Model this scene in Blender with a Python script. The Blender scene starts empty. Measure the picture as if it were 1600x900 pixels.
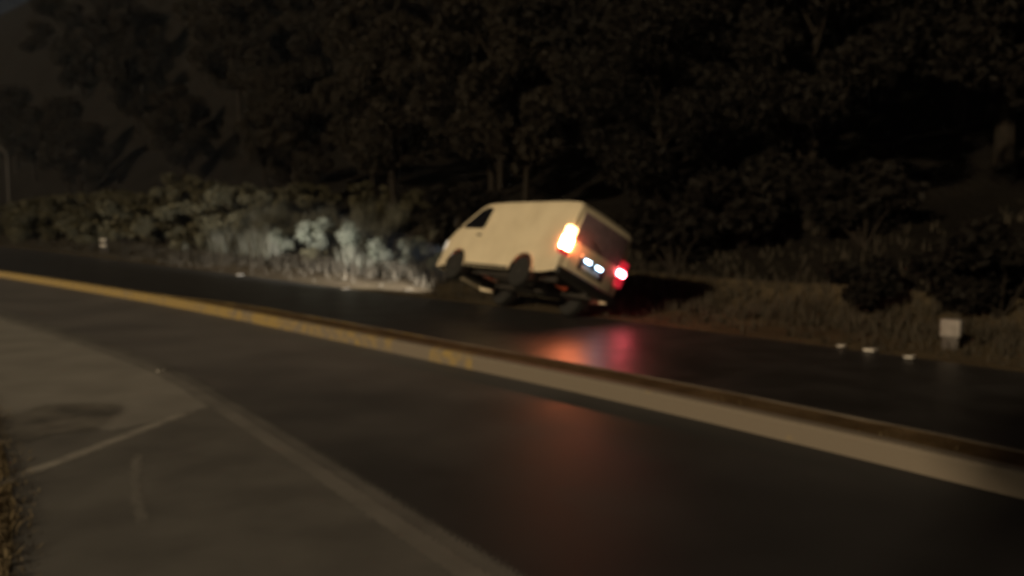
import bpy, bmesh, math, random
from mathutils import Vector, Matrix, noise as mnoise
R = math.radians
rnd = random.Random(7)
S = bpy.context.scene
COL = S.collection

# ------------------------------------------------------------------ camera
CAM_H = 2.05
cd = bpy.data.cameras.new('camera'); cam = bpy.data.objects.new('camera', cd); COL.objects.link(cam)
cd.sensor_width = 36.0; cd.lens = 36.0 * 1250 / 1600
cam.location = (0, 0, CAM_H)
cam.rotation_euler = (R(90) - math.atan(105 / 1250), 0, 0)
cd.clip_start = 0.05; cd.clip_end = 3000
cd.dof.use_dof = True; cd.dof.focus_distance = 1.1; cd.dof.aperture_fstop = 3.6
S.camera = cam

# ------------------------------------------------------------------ sky, sun, exposure
SUN_EL, SUN_AZ = R(20), R(222)          # azimuth clockwise from +Y: behind and left of the camera
w = bpy.data.worlds.new('World'); S.world = w; w.use_nodes = True
nt = w.node_tree; nt.nodes.clear()
out = nt.nodes.new('ShaderNodeOutputWorld'); bg = nt.nodes.new('ShaderNodeBackground')
sky = nt.nodes.new('ShaderNodeTexSky'); sky.sky_type = 'NISHITA'; sky.sun_disc = False
sky.sun_elevation = SUN_EL; sky.sun_rotation = SUN_AZ
bg.inputs['Strength'].default_value = 0.0014
glow = nt.nodes.new('ShaderNodeBackground'); glow.inputs['Color'].default_value = (0.0085, 0.0070, 0.0070, 1)
glow.inputs['Strength'].default_value = 0.52
add = nt.nodes.new('ShaderNodeAddShader')
nt.links.new(sky.outputs[0], bg.inputs['Color'])
nt.links.new(bg.outputs[0], add.inputs[0]); nt.links.new(glow.outputs[0], add.inputs[1])
nt.links.new(add.outputs[0], out.inputs['Surface'])

sd = bpy.data.lights.new('sun', 'SUN'); sd.energy = 2.3; sd.angle = R(2.0); sd.color = (1.0, 0.76, 0.46)
sun = bpy.data.objects.new('sun', sd); COL.objects.link(sun)
to_sun = Vector((math.sin(SUN_AZ) * math.cos(SUN_EL), math.cos(SUN_AZ) * math.cos(SUN_EL), math.sin(SUN_EL)))
sun.rotation_euler = to_sun.to_track_quat('Z', 'Y').to_euler()
sun.location = (-20, -20, 30)

S.view_settings.view_transform = 'Standard'; S.view_settings.look = 'None'
S.view_settings.exposure = 0.0; S.view_settings.gamma = 1.0
S.render.engine = 'CYCLES'
S.cycles.max_bounces = 5; S.cycles.use_denoising = True
S.cycles.sample_clamp_indirect = 4.0

# ------------------------------------------------------------------ materials
MATS = {}
def mat(name, col, rough=0.7, col2=None, scale=6.0, bump=0.0, bscale=60.0, spec=0.5, metal=0.0,
        emit=None, estr=0.0, coat=0.0, rough2=None, detail=6.0, contrast=(0.35, 0.65), bdist=0.01, trans=0.0):
    if name in MATS: return MATS[name]
    m = bpy.data.materials.new(name); m.use_nodes = True
    t = m.node_tree; p = t.nodes['Principled BSDF']
    p.inputs['Base Color'].default_value = (*col, 1); p.inputs['Roughness'].default_value = rough
    p.inputs['Specular IOR Level'].default_value = spec; p.inputs['Metallic'].default_value = metal
    p.inputs['Coat Weight'].default_value = coat
    tc = t.nodes.new('ShaderNodeTexCoord')
    if col2 is not None or rough2 is not None:
        n = t.nodes.new('ShaderNodeTexNoise'); n.inputs['Scale'].default_value = scale; n.inputs['Detail'].default_value = detail
        t.links.new(tc.outputs['Object'], n.inputs['Vector'])
        r = t.nodes.new('ShaderNodeMapRange'); r.inputs[1].default_value = contrast[0]; r.inputs[2].default_value = contrast[1]
        t.links.new(n.outputs['Fac'], r.inputs[0])
        if col2 is not None:
            mx = t.nodes.new('ShaderNodeMix'); mx.data_type = 'RGBA'
            mx.inputs[6].default_value = (*col, 1); mx.inputs[7].default_value = (*col2, 1)
            t.links.new(r.outputs[0], mx.inputs[0]); t.links.new(mx.outputs[2], p.inputs['Base Color'])
        if rough2 is not None:
            r2 = t.nodes.new('ShaderNodeMapRange'); r2.inputs[3].default_value = rough; r2.inputs[4].default_value = rough2
            t.links.new(r.outputs[0], r2.inputs[0]); t.links.new(r2.outputs[0], p.inputs['Roughness'])
    if bump > 0:
        b = t.nodes.new('ShaderNodeBump'); b.inputs['Strength'].default_value = bump; b.inputs['Distance'].default_value = bdist
        n2 = t.nodes.new('ShaderNodeTexNoise'); n2.inputs['Scale'].default_value = bscale; n2.inputs['Detail'].default_value = 4
        t.links.new(tc.outputs['Object'], n2.inputs['Vector'])
        t.links.new(n2.outputs['Fac'], b.inputs['Height']); t.links.new(b.outputs[0], p.inputs['Normal'])
    if emit is not None:
        p.inputs['Emission Color'].default_value = (*emit, 1); p.inputs['Emission Strength'].default_value = estr
    if trans > 0:
        p.inputs['Subsurface Weight'].default_value = 0.0
        tr = t.nodes.new('ShaderNodeBsdfTranslucent'); tr.inputs['Color'].default_value = (*col, 1)
        ms = t.nodes.new('ShaderNodeMixShader'); ms.inputs[0].default_value = trans
        o = t.nodes['Material Output']
        t.links.new(p.outputs[0], ms.inputs[1]); t.links.new(tr.outputs[0], ms.inputs[2]); t.links.new(ms.outputs[0], o.inputs['Surface'])
    MATS[name] = m
    return m

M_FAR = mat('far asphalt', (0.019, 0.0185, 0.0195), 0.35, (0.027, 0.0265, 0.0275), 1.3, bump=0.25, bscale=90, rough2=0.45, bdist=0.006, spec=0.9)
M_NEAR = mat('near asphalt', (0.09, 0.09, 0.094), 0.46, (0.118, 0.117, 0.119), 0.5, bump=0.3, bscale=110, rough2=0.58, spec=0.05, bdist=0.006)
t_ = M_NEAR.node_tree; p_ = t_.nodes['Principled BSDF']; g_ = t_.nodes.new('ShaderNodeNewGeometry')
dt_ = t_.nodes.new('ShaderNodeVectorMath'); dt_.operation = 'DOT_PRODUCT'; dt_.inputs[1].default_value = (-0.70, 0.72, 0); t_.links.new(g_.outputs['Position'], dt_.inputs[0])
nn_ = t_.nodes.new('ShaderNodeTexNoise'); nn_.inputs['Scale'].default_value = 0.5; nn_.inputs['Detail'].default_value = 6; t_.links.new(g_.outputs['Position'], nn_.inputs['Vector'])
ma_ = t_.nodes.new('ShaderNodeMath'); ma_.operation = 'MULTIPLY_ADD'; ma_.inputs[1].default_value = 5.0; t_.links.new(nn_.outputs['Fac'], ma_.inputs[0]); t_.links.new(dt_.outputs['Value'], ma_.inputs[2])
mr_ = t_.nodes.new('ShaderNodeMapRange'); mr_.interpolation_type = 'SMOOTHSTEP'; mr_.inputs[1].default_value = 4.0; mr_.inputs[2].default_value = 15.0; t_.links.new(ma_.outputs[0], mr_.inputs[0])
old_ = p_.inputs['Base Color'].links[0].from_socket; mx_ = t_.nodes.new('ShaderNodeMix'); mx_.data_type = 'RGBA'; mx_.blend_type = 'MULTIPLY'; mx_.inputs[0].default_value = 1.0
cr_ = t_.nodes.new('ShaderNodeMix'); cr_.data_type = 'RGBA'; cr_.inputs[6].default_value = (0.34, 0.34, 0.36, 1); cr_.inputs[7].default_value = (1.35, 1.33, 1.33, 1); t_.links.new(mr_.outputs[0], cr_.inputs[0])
t_.links.new(old_, mx_.inputs[6]); t_.links.new(cr_.outputs[2], mx_.inputs[7]); t_.links.new(mx_.outputs[2], p_.inputs['Base Color'])   # headlight falloff painted into the asphalt: paler far left, darker near the camera
M_SHOULDER = mat('worn shoulder', (0.105, 0.105, 0.104), 0.75, (0.15, 0.15, 0.146), 1.4, bump=0.3, bscale=90, bdist=0.006)
M_GORE = mat('headlit worn paving', (0.215, 0.213, 0.204), 0.8, (0.275, 0.272, 0.26), 1.2, bump=0.3, bscale=80, bdist=0.006)  # paler than the shoulder: headlight pool painted into the paving colour
M_PATCH = mat('dark repair asphalt', (0.085, 0.083, 0.08), 0.75, (0.20, 0.195, 0.18), 2.2, bump=0.3, bscale=90)
M_LINE = mat('worn white line', (0.36, 0.352, 0.33), 0.65, (0.22, 0.215, 0.205), 5.0, bump=0.2, bscale=80)
M_EDGE = mat('faded edge line', (0.20, 0.197, 0.19), 0.7, (0.16, 0.159, 0.154), 2.0, bump=0.2, bscale=80)
M_EARTH = mat('earth and dead grass', (0.055, 0.042, 0.026), 0.95, (0.09, 0.072, 0.045), 0.8, bump=0.8, bscale=8, bdist=0.08, spec=0.1)
M_NEARV = mat('near verge earth', (0.24, 0.195, 0.125), 0.95, (0.36, 0.30, 0.19), 3.0, bump=0.5, bscale=14, bdist=0.02, spec=0.1)
M_WOOD = mat('dark woodland floor', (0.0075, 0.0066, 0.0056), 0.95, (0.012, 0.0105, 0.009), 0.5, bump=0.9, bscale=5, bdist=0.15, spec=0.05)
M_MEDTOP = mat('median soil', (0.075, 0.05, 0.024), 0.95, (0.13, 0.092, 0.05), 3.0, bump=0.8, bscale=25, bdist=0.03, spec=0.1)
M_GUTTER = mat('gutter concrete', (0.30, 0.29, 0.27), 0.8, (0.2, 0.19, 0.17), 4.0, bump=0.3, bscale=40)
M_STUD = mat('stud white', (0.78, 0.77, 0.74), 0.35)
M_STUDB = mat('stud base', (0.18, 0.17, 0.16), 0.7)
M_PALE = mat('pale stone', (0.27, 0.255, 0.25), 0.8, (0.18, 0.17, 0.165), 9.0, bump=0.3, bscale=40)
M_POST = mat('post grey', (0.06, 0.054, 0.052), 0.6)
M_BAR = mat('white bar', (0.55, 0.53, 0.50), 0.5)
M_BOARD = mat('dark board', (0.02, 0.018, 0.016), 0.7)

# yellow painted kerb: paint worn off to bare concrete, with ragged edges
def kerb_mat(name, wear):
    m = bpy.data.materials.new(name); m.use_nodes = True; t = m.node_tree; p = t.nodes['Principled BSDF']
    p.inputs['Roughness'].default_value = 0.75
    tc = t.nodes.new('ShaderNodeTexCoord'); geo = t.nodes.new('ShaderNodeNewGeometry')
    n = t.nodes.new('ShaderNodeTexNoise'); n.inputs['Scale'].default_value = 5; n.inputs['Detail'].default_value = 8
    t.links.new(geo.outputs['Position'], n.inputs['Vector'])
    r = t.nodes.new('ShaderNodeMapRange'); r.inputs[1].default_value = wear - 0.12; r.inputs[2].default_value = wear + 0.12
    t.links.new(n.outputs['Fac'], r.inputs[0])
    mx = t.nodes.new('ShaderNodeMix'); mx.data_type = 'RGBA'
    mx.inputs[6].default_value = (0.165, 0.142, 0.115, 1); mx.inputs[7].default_value = (0.28, 0.205, 0.075, 1)
    t.links.new(r.outputs[0], mx.inputs[0]); t.links.new(mx.outputs[2], p.inputs['Base Color'])
    b = t.nodes.new('ShaderNodeBump'); b.inputs['Strength'].default_value = 0.35; b.inputs['Distance'].default_value = 0.008
    n2 = t.nodes.new('ShaderNodeTexNoise'); n2.inputs['Scale'].default_value = 45
    t.links.new(geo.outputs['Position'], n2.inputs['Vector']); t.links.new(n2.outputs['Fac'], b.inputs['Height']); t.links.new(b.outputs[0], p.inputs['Normal'])
    return m
M_KERB = [kerb_mat('kerb paint kept', 0.36), kerb_mat('kerb paint half worn', 0.52), kerb_mat('kerb paint mostly gone', 0.78)]

# vegetation
def leafmat(name, a, b):
    return mat(name, a, 0.7, b, 0.9, spec=0.15, trans=0.25)
M_LEAF_D = leafmat('leaf dark', (0.024, 0.0205, 0.016), (0.030, 0.0255, 0.020))
M_LEAF_FALLOFF = leafmat('leaf falloff dark', (0.0105, 0.0092, 0.008), (0.014, 0.0125, 0.0105))  # light falling off to the right, put into the leaf colour
M_LEAF_B = leafmat('leaf shrub', (0.085, 0.080, 0.052), (0.125, 0.115, 0.072))
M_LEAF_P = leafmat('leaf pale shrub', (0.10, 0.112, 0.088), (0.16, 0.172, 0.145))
M_BARK = mat('bark', (0.022, 0.018, 0.015), 0.9, (0.014, 0.012, 0.010), 8, bump=0.6, bscale=20, bdist=0.03, spec=0.1)
M_BLADE = mat('verge grass', (0.036, 0.031, 0.023), 0.8, (0.050, 0.044, 0.034), 1.1, spec=0.15)
M_BLADE_P = mat('tall pale grass', (0.075, 0.077, 0.06), 0.8, (0.125, 0.127, 0.108), 1.4, spec=0.15)
M_DRY = mat('dry roadside grass', (0.17, 0.135, 0.08), 0.85, (0.24, 0.195, 0.12), 2.0, spec=0.15)

# ------------------------------------------------------------------ helpers
def link_mesh(name, verts, faces, m, parent=None, smooth=False):
    me = bpy.data.meshes.new(name); me.from_pydata([tuple(v) for v in verts], [], faces); me.update()
    o = bpy.data.objects.new(name, me); COL.objects.link(o)
    for x in (m if isinstance(m, (list, tuple)) else [m]): me.materials.append(x)
    if smooth: me.polygons.foreach_set('use_smooth', [True] * len(me.polygons))
    if parent: o.parent = parent
    return o
def obj_bm(name, bm, m, parent=None, smooth=False, auto=None):
    bmesh.ops.recalc_face_normals(bm, faces=bm.faces[:])
    me = bpy.data.meshes.new(name); bm.to_mesh(me); bm.free()
    o = bpy.data.objects.new(name, me); COL.objects.link(o)
    for x in (m if isinstance(m, (list, tuple)) else [m]): me.materials.append(x)
    if smooth:
        me.polygons.foreach_set('use_smooth', [True] * len(me.polygons))
        me.set_sharp_from_angle(angle=auto or R(38))
    if parent: o.parent = parent
    return o
def tag(o, label=None, cat=None, group=None, kind=None):
    if label: o['label'] = label
    if cat: o['category'] = cat
    if group: o['group'] = group
    if kind: o['kind'] = kind
    return o
def empty(name, loc, rz=0.0):
    o = bpy.data.objects.new(name, None); COL.objects.link(o); o.location = loc; o.rotation_euler = (0, 0, rz)
    o.empty_display_size = 0.3
    return o
def box(bm, c, s, bev=0.0, rot=None, seg=2):
    r = bmesh.ops.create_cube(bm, size=1.0)
    vs = r['verts']
    bmesh.ops.scale(bm, verts=vs, vec=s)
    if bev > 0:
        es = list({e for v in vs for e in v.link_edges})
        rr = bmesh.ops.bevel(bm, geom=es, offset=bev, segments=seg, affect='EDGES', profile=0.5)
        vs = list({v for f in rr['faces'] for v in f.verts} | {v for v in vs if v.is_valid})
    if rot is not None: bmesh.ops.rotate(bm, verts=vs, cent=(0, 0, 0), matrix=rot)
    bmesh.ops.translate(bm, verts=vs, vec=c)
    return vs
def tube(bm, pts, rads, n=8):
    rings = []
    pts = [Vector(p) for p in pts]
    for i, p in enumerate(pts):
        d = (pts[min(i + 1, len(pts) - 1)] - pts[max(i - 1, 0)]).normalized()
        a = d.cross(Vector((0.13, 0.97, 0.21))); a = a.normalized() if a.length > 1e-3 else Vector((1, 0, 0)); b = d.cross(a)
        rings.append([bm.verts.new(p + (a * math.cos(2 * math.pi * k / n) + b * math.sin(2 * math.pi * k / n)) * rads[i]) for k in range(n)])
    for i in range(len(rings) - 1):
        for k in range(n): bm.faces.new((rings[i][k], rings[i][(k + 1) % n], rings[i + 1][(k + 1) % n], rings[i + 1][k]))
    bm.faces.new(rings[0]); bm.faces.new(rings[-1])
def lathe(bm, prof, n=28, axis='y', c=(0, 0, 0)):
    # prof: (radius, offset along axis)
    rings = []
    for r, h in prof:
        ring = []
        for k in range(n):
            a = 2 * math.pi * k / n
            p = (r * math.cos(a), h, r * math.sin(a)) if axis == 'y' else (r * math.cos(a), r * math.sin(a), h)
            ring.append(bm.verts.new((p[0] + c[0], p[1] + c[1], p[2] + c[2])))
        rings.append(ring)
    for i in range(len(rings) - 1):
        for k in range(n): bm.faces.new((rings[i][k], rings[i][(k + 1) % n], rings[i + 1][(k + 1) % n], rings[i + 1][k]))
    bm.faces.new(rings[0]); bm.faces.new(rings[-1])

class Curve:
    """a smooth plan curve through points, parametrised by length"""
    def __init__(self, pts, step=0.25):
        P = [Vector(p) for p in pts]; P = [P[0] * 2 - P[1]] + P + [P[-1] * 2 - P[-2]]
        q = []
        for i in range(1, len(P) - 2):
            a, b, c, d = P[i - 1], P[i], P[i + 1], P[i + 2]; n = max(4, int((c - b).length / step))
            for k in range(n):
                t = k / n
                q.append(0.5 * ((2 * b) + (c - a) * t + (2 * a - 5 * b + 4 * c - d) * t * t + (3 * b - a - 3 * c + d) * t ** 3))
        q.append(P[-2])
        for _ in range(30):
            q = [q[0]] + [(q[i - 1] + q[i] * 2 + q[i + 1]) / 4 for i in range(1, len(q) - 1)] + [q[-1]]
        self.q = q; self.L = [0.0]
        for i in range(1, len(q)): self.L.append(self.L[-1] + (q[i] - q[i - 1]).length)
        self.length = self.L[-1]
    def at(self, s):
        import bisect
        i = min(max(bisect.bisect_right(self.L, s) - 1, 0), len(self.q) - 2)
        t = (s - self.L[i]) / max(self.L[i + 1] - self.L[i], 1e-9)
        p = self.q[i].lerp(self.q[i + 1], t); d = (self.q[min(i + 3, len(self.q) - 1)] - self.q[max(i - 2, 0)]).normalized()
        return p, d
    def nearest(self, x, y):
        v = Vector((x, y)); i = min(range(0, len(self.q), 2), key=lambda k: (self.q[k] - v).length_squared)
        return self.L[i]
# plan curves: all run from the right (near) to the left (far)
C_MED = Curve([(14.5, -8.5), (8.0, 0.3), (3.78, 5.76), (1.42, 8.73), (-0.91, 11.3), (-3.39, 14.01), (-7.35, 18.26), (-11.83, 22.66), (-18.7, 29.15), (-34, 43), (-62, 67)])
C_FAR = Curve([(19.5, -4.5), (12.2, 4.4), (6.94, 10.72), (5.68, 12.3), (2.02, 16.6), (-5.05, 24.17), (-10.41, 30.3), (-19.59, 40.5), (-39, 62), (-75, 98), (-160, 175)])
C_NEAR = Curve([(6.6, -5.0), (2.6, 0.8), (-0.22, 4.48), (-1.58, 6.44), (-3.14, 8.58), (-4.67, 10.67), (-7.25, 13.41), (-10.97, 17.03), (-22, 27.5), (-45, 49)])
def nrm(d): return Vector((-d.y, d.x)) * -1.0     # points to the far side of the road
def med_width(x):
    t = min(max((x + 9.6) / 4.2, 0), 1); t = t * t * (3 - 2 * t)
    return 0.24 + 0.44 * t
def fade_mat(m, amount=0.55, scale=55.0):
    """worn, ragged edges: paint or dust thins out where the 'wear' attribute of the sheet falls to 0"""
    t = m.node_tree; p = t.nodes['Principled BSDF']
    a = t.nodes.new('ShaderNodeAttribute'); a.attribute_name = 'wear'
    g = t.nodes.new('ShaderNodeNewGeometry'); n = t.nodes.new('ShaderNodeTexNoise'); n.inputs['Scale'].default_value = scale; n.inputs['Detail'].default_value = 7
    t.links.new(g.outputs['Position'], n.inputs['Vector'])
    ad = t.nodes.new('ShaderNodeMath'); ad.operation = 'MULTIPLY_ADD'; ad.inputs[1].default_value = amount * 2; ad.inputs[2].default_value = -amount
    t.links.new(n.outputs['Fac'], ad.inputs[0])
    su = t.nodes.new('ShaderNodeMath'); su.operation = 'ADD'; t.links.new(a.outputs['Fac'], su.inputs[0]); t.links.new(ad.outputs[0], su.inputs[1])
    mr = t.nodes.new('ShaderNodeMapRange'); mr.inputs[1].default_value = 0.47; mr.inputs[2].default_value = 0.53
    t.links.new(su.outputs[0], mr.inputs[0]); t.links.new(mr.outputs[0], p.inputs['Alpha'])
for m_ in (M_SHOULDER, M_GORE, M_PATCH): fade_mat(m_)
for m_ in (M_LINE, M_EDGE): fade_mat(m_, 0.8, 34.0)
def wear(o, f):
    at = o.data.attributes.new('wear', 'FLOAT', 'POINT')
    for i, v in enumerate(o.data.vertices): at.data[i].value = f(i, v.co)
def strip(name, A, B, z, m, kind='structure', parent=None, nsub=1):
    vs, fs = [], []
    n = len(A)
    for a, b in zip(A, B):
        for k in range(nsub + 1):
            p = Vector(a).lerp(Vector(b), k / nsub); vs.append((p.x, p.y, z))
    for i in range(n - 1):
        for k in range(nsub):
            q = i * (nsub + 1) + k
            fs.append((q, q + 1, q + nsub + 2, q + nsub + 1))
    o = link_mesh(name, vs, fs, m, parent)
    if kind: o['kind'] = kind
    return o
def sheet(name, poly, z, m, parent=None):
    bm = bmesh.new(); f = bm.faces.new([bm.verts.new((x, y, z)) for x, y in poly])
    if f.normal.z < 0: f.normal_flip()
    bmesh.ops.triangulate(bm, faces=[f])
    me = bpy.data.meshes.new(name); bm.to_mesh(me); bm.free(); me.materials.append(m)
    o = bpy.data.objects.new(name, me); COL.objects.link(o); o['kind'] = 'structure'
    if parent: o.parent = parent
    return o

# ------------------------------------------------------------------ ground sheet (verge, bank, wooded slope, out to the horizon)
def sstep(a, b, x):
    t = min(max((x - a) / (b - a), 0), 1); return t * t * (3 - 2 * t)
def ground_z(s, d, p):
    n = mnoise.noise(Vector((p.x * 0.13, p.y * 0.13, 1.7))); n2 = mnoise.noise(Vector((p.x * 0.7, p.y * 0.7, 5.1)))
    if d < 0: return -0.06 * sstep(0.0, 0.3, -d) - 0.012 - (0.0 if d > -60 else 0.0)
    base = 0.02 * sstep(0, 0.4, d) - 0.012
    v = 1.4
    z = base + 0.10 * sstep(0.3, v + 1.5, d) + max(0, d - v - 1.2) * 0.0
    z += 2.0 * sstep(2.6, 9.0, d) + 3.4 * sstep(7.0, 24.0, d) + (30.0 + 3 * n + 30 * sstep(55, 110, s)) * sstep(18 - 5 * sstep(55, 95, s), 85 - 22 * sstep(55, 95, s), d) + 12 * sstep(60, 130, d)
    z += (n * 0.9 * sstep(4, 14, d) + n2 * 0.10 * sstep(0.5, 3, d))
    return z
ds = [-420, -250, -120, -60, -30, -15, -8, -4, -2, -1, -0.5, -0.3, -0.12, 0, 0.12, 0.3, 0.5, 0.8, 1.2, 1.6, 2.1, 2.6, 3.2, 3.9, 4.7, 5.6, 6.6, 7.8, 9.2, 10.8, 12.8, 15, 18, 22, 27, 34, 44, 58, 78, 110, 160, 240, 420]
ss = []
s = 0.0
while s < C_FAR.length:
    ss.append(s); s += 0.5 if s < 60 else (1.2 if s < 120 else 4.0)
GV, GF = [], []
ext = [(-400.0, 0.0), (-150.0, 0.0), (-40.0, 0.0)]
rows = [(C_FAR.at(0)[0] - C_FAR.at(0)[1] * -e[0] * 1.0, C_FAR.at(0)[1], -1) for e in ext]
rows += [(*C_FAR.at(s), s) for s in ss]
pe, de = C_FAR.at(C_FAR.length); rows += [(pe + de * k, de, C_FAR.length) for k in (60, 200, 500)]
for p, d, s in rows:
    nn = nrm(d)
    for dd in ds:
        q = p + nn * dd; GV.append((q.x, q.y, ground_z(s, dd, q)))
W = len(ds)
for i in range(len(rows) - 1):
    for k in range(W - 1): GF.append((i * W + k, i * W + k + 1, (i + 1) * W + k + 1, (i + 1) * W + k))
gr = link_mesh('ground', GV, GF, [M_EARTH, M_WOOD], smooth=True)
for f in gr.data.polygons:
    if (f.index % (W - 1)) >= ds.index(4.7): f.material_index = 1
gr['kind'] = 'structure'
def on_bank(s, d):
    p, t = C_FAR.at(s); q = p + nrm(t) * d
    return Vector((q.x, q.y, ground_z(s, d, q)))

# ------------------------------------------------------------------ roads
N = 260
mp = [C_MED.at(C_MED.length * i / N) for i in range(N + 1)]
fp = [C_FAR.at(min(C_FAR.length, (C_MED.length + 12) * i / N)) for i in range(N + 1)]
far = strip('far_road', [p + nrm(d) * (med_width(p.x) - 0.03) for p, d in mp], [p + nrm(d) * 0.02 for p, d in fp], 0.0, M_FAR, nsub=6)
VERGE_L = Curve([(-0.5, -6.0), (-1.5, 1.0), (-2.9, 4.48), (-4.6, 7.1), (-6.35, 9.35), (-12.9, 18), (-30, 40), (-48, 60)])
vp = [VERGE_L.at(VERGE_L.length * i / N)[0] for i in range(N + 1)]
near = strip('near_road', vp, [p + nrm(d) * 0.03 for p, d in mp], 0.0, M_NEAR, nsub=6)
# worn shoulder left of the edge line and the triangular gore, its paler tone a painted headlight pool
npts = [C_NEAR.at(C_NEAR.length * i / 160)[0] for i in range(161)]
vq = [VERGE_L.at(VERGE_L.length * i / 160)[0] + Vector((0.02, 0)) for i in range(161)]
npts2 = [p + Vector((0.26, 0.26)) for p in npts]
o = strip('shoulder', vq, npts2, 0.0015, M_SHOULDER, nsub=24)
wear(o, lambda i, c: 1.3 if i % 25 < 21 else 1.3 * (24 - i % 25) / 4)
# gore: spans from the verge to the edge line, narrowing to its tip
gl_ = [(p, min(vq, key=lambda v: (v - p).length)) for p in npts if 8.5 < p.y < 30]
tip = [(Vector(a), Vector(b)) for a, b in (((-3.40, 8.45), (-3.62, 8.2)), ((-3.28, 8.55), (-3.4, 8.5)))]
low = [(-4.75, 6.3), (-4.15, 6.5), (-3.8, 7.3), (-3.5, 8.4)]
A_, B_ = [], []
lowc = Curve([(-4.95, 5.9), (-4.3, 6.45), (-3.85, 7.5), (-3.45, 8.5)])
for k in range(21):
    t = k / 20
    a = lowc.at(lowc.length * (1 - t))[0]; b = C_NEAR.at(C_NEAR.nearest(-3.4, 8.5) + 22 * t * t)[0]
    if t > 0.35: a = VERGE_L.at(VERGE_L.nearest(*a) + 26 * (t - 0.35))[0] * 1.0
    A_.append(a); B_.append(b)
o = strip('gore_paving', A_, B_, 0.0022, M_GORE, nsub=16)
wear(o, lambda i, c: 1.3 * min(1, (16 - i % 17) / 2.0, (i % 17) / 2.0 + (0.6 if i // 17 > 9 else 0), i // 17 / 2.5))
pc = Vector((-4.75, 8.1)); vs, fs = [], []
for r_ in range(7):
    for k in range(28):
        a = 2 * math.pi * k / 28; rr = r_ / 6 * (1 + 0.18 * math.sin(2 * a + 1) + 0.10 * math.sin(5 * a))
        vs.append((pc.x + rr * (1.0 * math.cos(a) * 0.72 - 1.5 * math.sin(a) * 0.45), pc.y + rr * (1.0 * math.cos(a) * 0.45 + 1.5 * math.sin(a) * 0.72), 0.003))
for r_ in range(6):
    for k in range(28): fs.append((r_ * 28 + k, (r_ + 1) * 28 + k, (r_ + 1) * 28 + (k + 1) % 28, r_ * 28 + (k + 1) % 28))
o = link_mesh('asphalt_patch', vs, fs, M_PATCH); o['kind'] = 'structure'; wear(o, lambda i, c: 1.5 * (1 - (i // 28) / 6))
# painted lines
ln = [C_NEAR.at(C_NEAR.length * i / 300) for i in range(301)]
ln = [(p, d) for p, d in ln if 1.0 < p.y < 40]
o = strip('edge_line', [p - nrm(d) * 0.16 for p, d in ln], [p + nrm(d) * 0.12 for p, d in ln], 0.0035, M_EDGE, nsub=6)
wear(o, lambda i, c: 1.1 * min(1, (i % 7) / 2.5, (6 - i % 7) / 2.5))
st = Curve([(-4.75, 4.2), (-4.35, 5.1), (-3.92, 6.15), (-3.6, 8.05), (-3.4, 8.75)])
sp = [st.at(st.length * i / 24) for i in range(25)]
o = strip('gore_stripe', [p - nrm(d) * 0.10 for p, d in sp], [p + nrm(d) * 0.10 for p, d in sp], 0.004, M_LINE, nsub=6)
wear(o, lambda i, c: 1.25 * min(1, (i % 7) / 2.0, (6 - i % 7) / 2.0, (24 - i // 7) / 4))
st = Curve([(-2.35, 5.0), (-2.75, 5.7), (-3.25, 6.6), (-3.4, 7.2)])
sp = [st.at(st.length * i / 24) for i in range(25)]
o = strip('faded_stripe', [p - nrm(d) * 0.09 for p, d in sp], [p + nrm(d) * 0.09 for p, d in sp], 0.0025, M_EDGE, nsub=6)
wear(o, lambda i, c: 0.75 * min(1, (i % 7) / 2.5, (6 - i % 7) / 2.5, (24 - i // 7) / 5, (i // 7) / 5))
# bare earth strip along the near edge
strip('near_verge', [v + Vector((-6, -3)) for v in vp], [v + Vector((0.02, 0)) for v in vp], -0.004, M_NEARV, nsub=3)

# ------------------------------------------------------------------ median: two rows of kerb stones with soil between
med = strip('median', [p + nrm(d) * 0.12 for p, d in mp], [p + nrm(d) * (med_width(p.x) - 0.08) for p, d in mp], 0.188, M_MEDTOP, nsub=3)
for v in med.data.vertices:
    v.co.z += 0.012 * mnoise.noise(Vector((v.co.x * 2.3, v.co.y * 2.3, 0))) + 0.006
def kerb_mesh(L, w_, mi, flip=False):
    bm = bmesh.new()
    sec = [(0, -0.02), (0.004, 0.165), (0.014, 0.19), (0.04, 0.2), (w_, 0.2), (w_, -0.02)]
    g = 0.0004
    rings = []
    for x, k in ((g, 0.0006), (g + 0.002, 0.0), (L - g - 0.002, 0.0), (L - g, 0.0006)):
        rings.append([bm.verts.new((x, (y + (k if y < w_ / 2 else -k)) * (-1 if flip else 1), z - (k if z > 0.1 else 0))) for y, z in sec])
    for i in range(3):
        for k in range(len(sec)): bm.faces.new((rings[i][k], rings[i][(k + 1) % 6], rings[i + 1][(k + 1) % 6], rings[i + 1][k]))
    bm.faces.new(rings[0]); bm.faces.new(rings[-1])
    bmesh.ops.recalc_face_normals(bm, faces=bm.faces[:])
    me = bpy.data.meshes.new('kerb_stone'); bm.to_mesh(me); bm.free(); me.materials.append(M_KERB[mi])
    return me
KL = 0.98
km = {(i, b): kerb_mesh(KL, 0.15 if not b else 0.10, i, b) for i in range(3) for b in (0, 1)}
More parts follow.
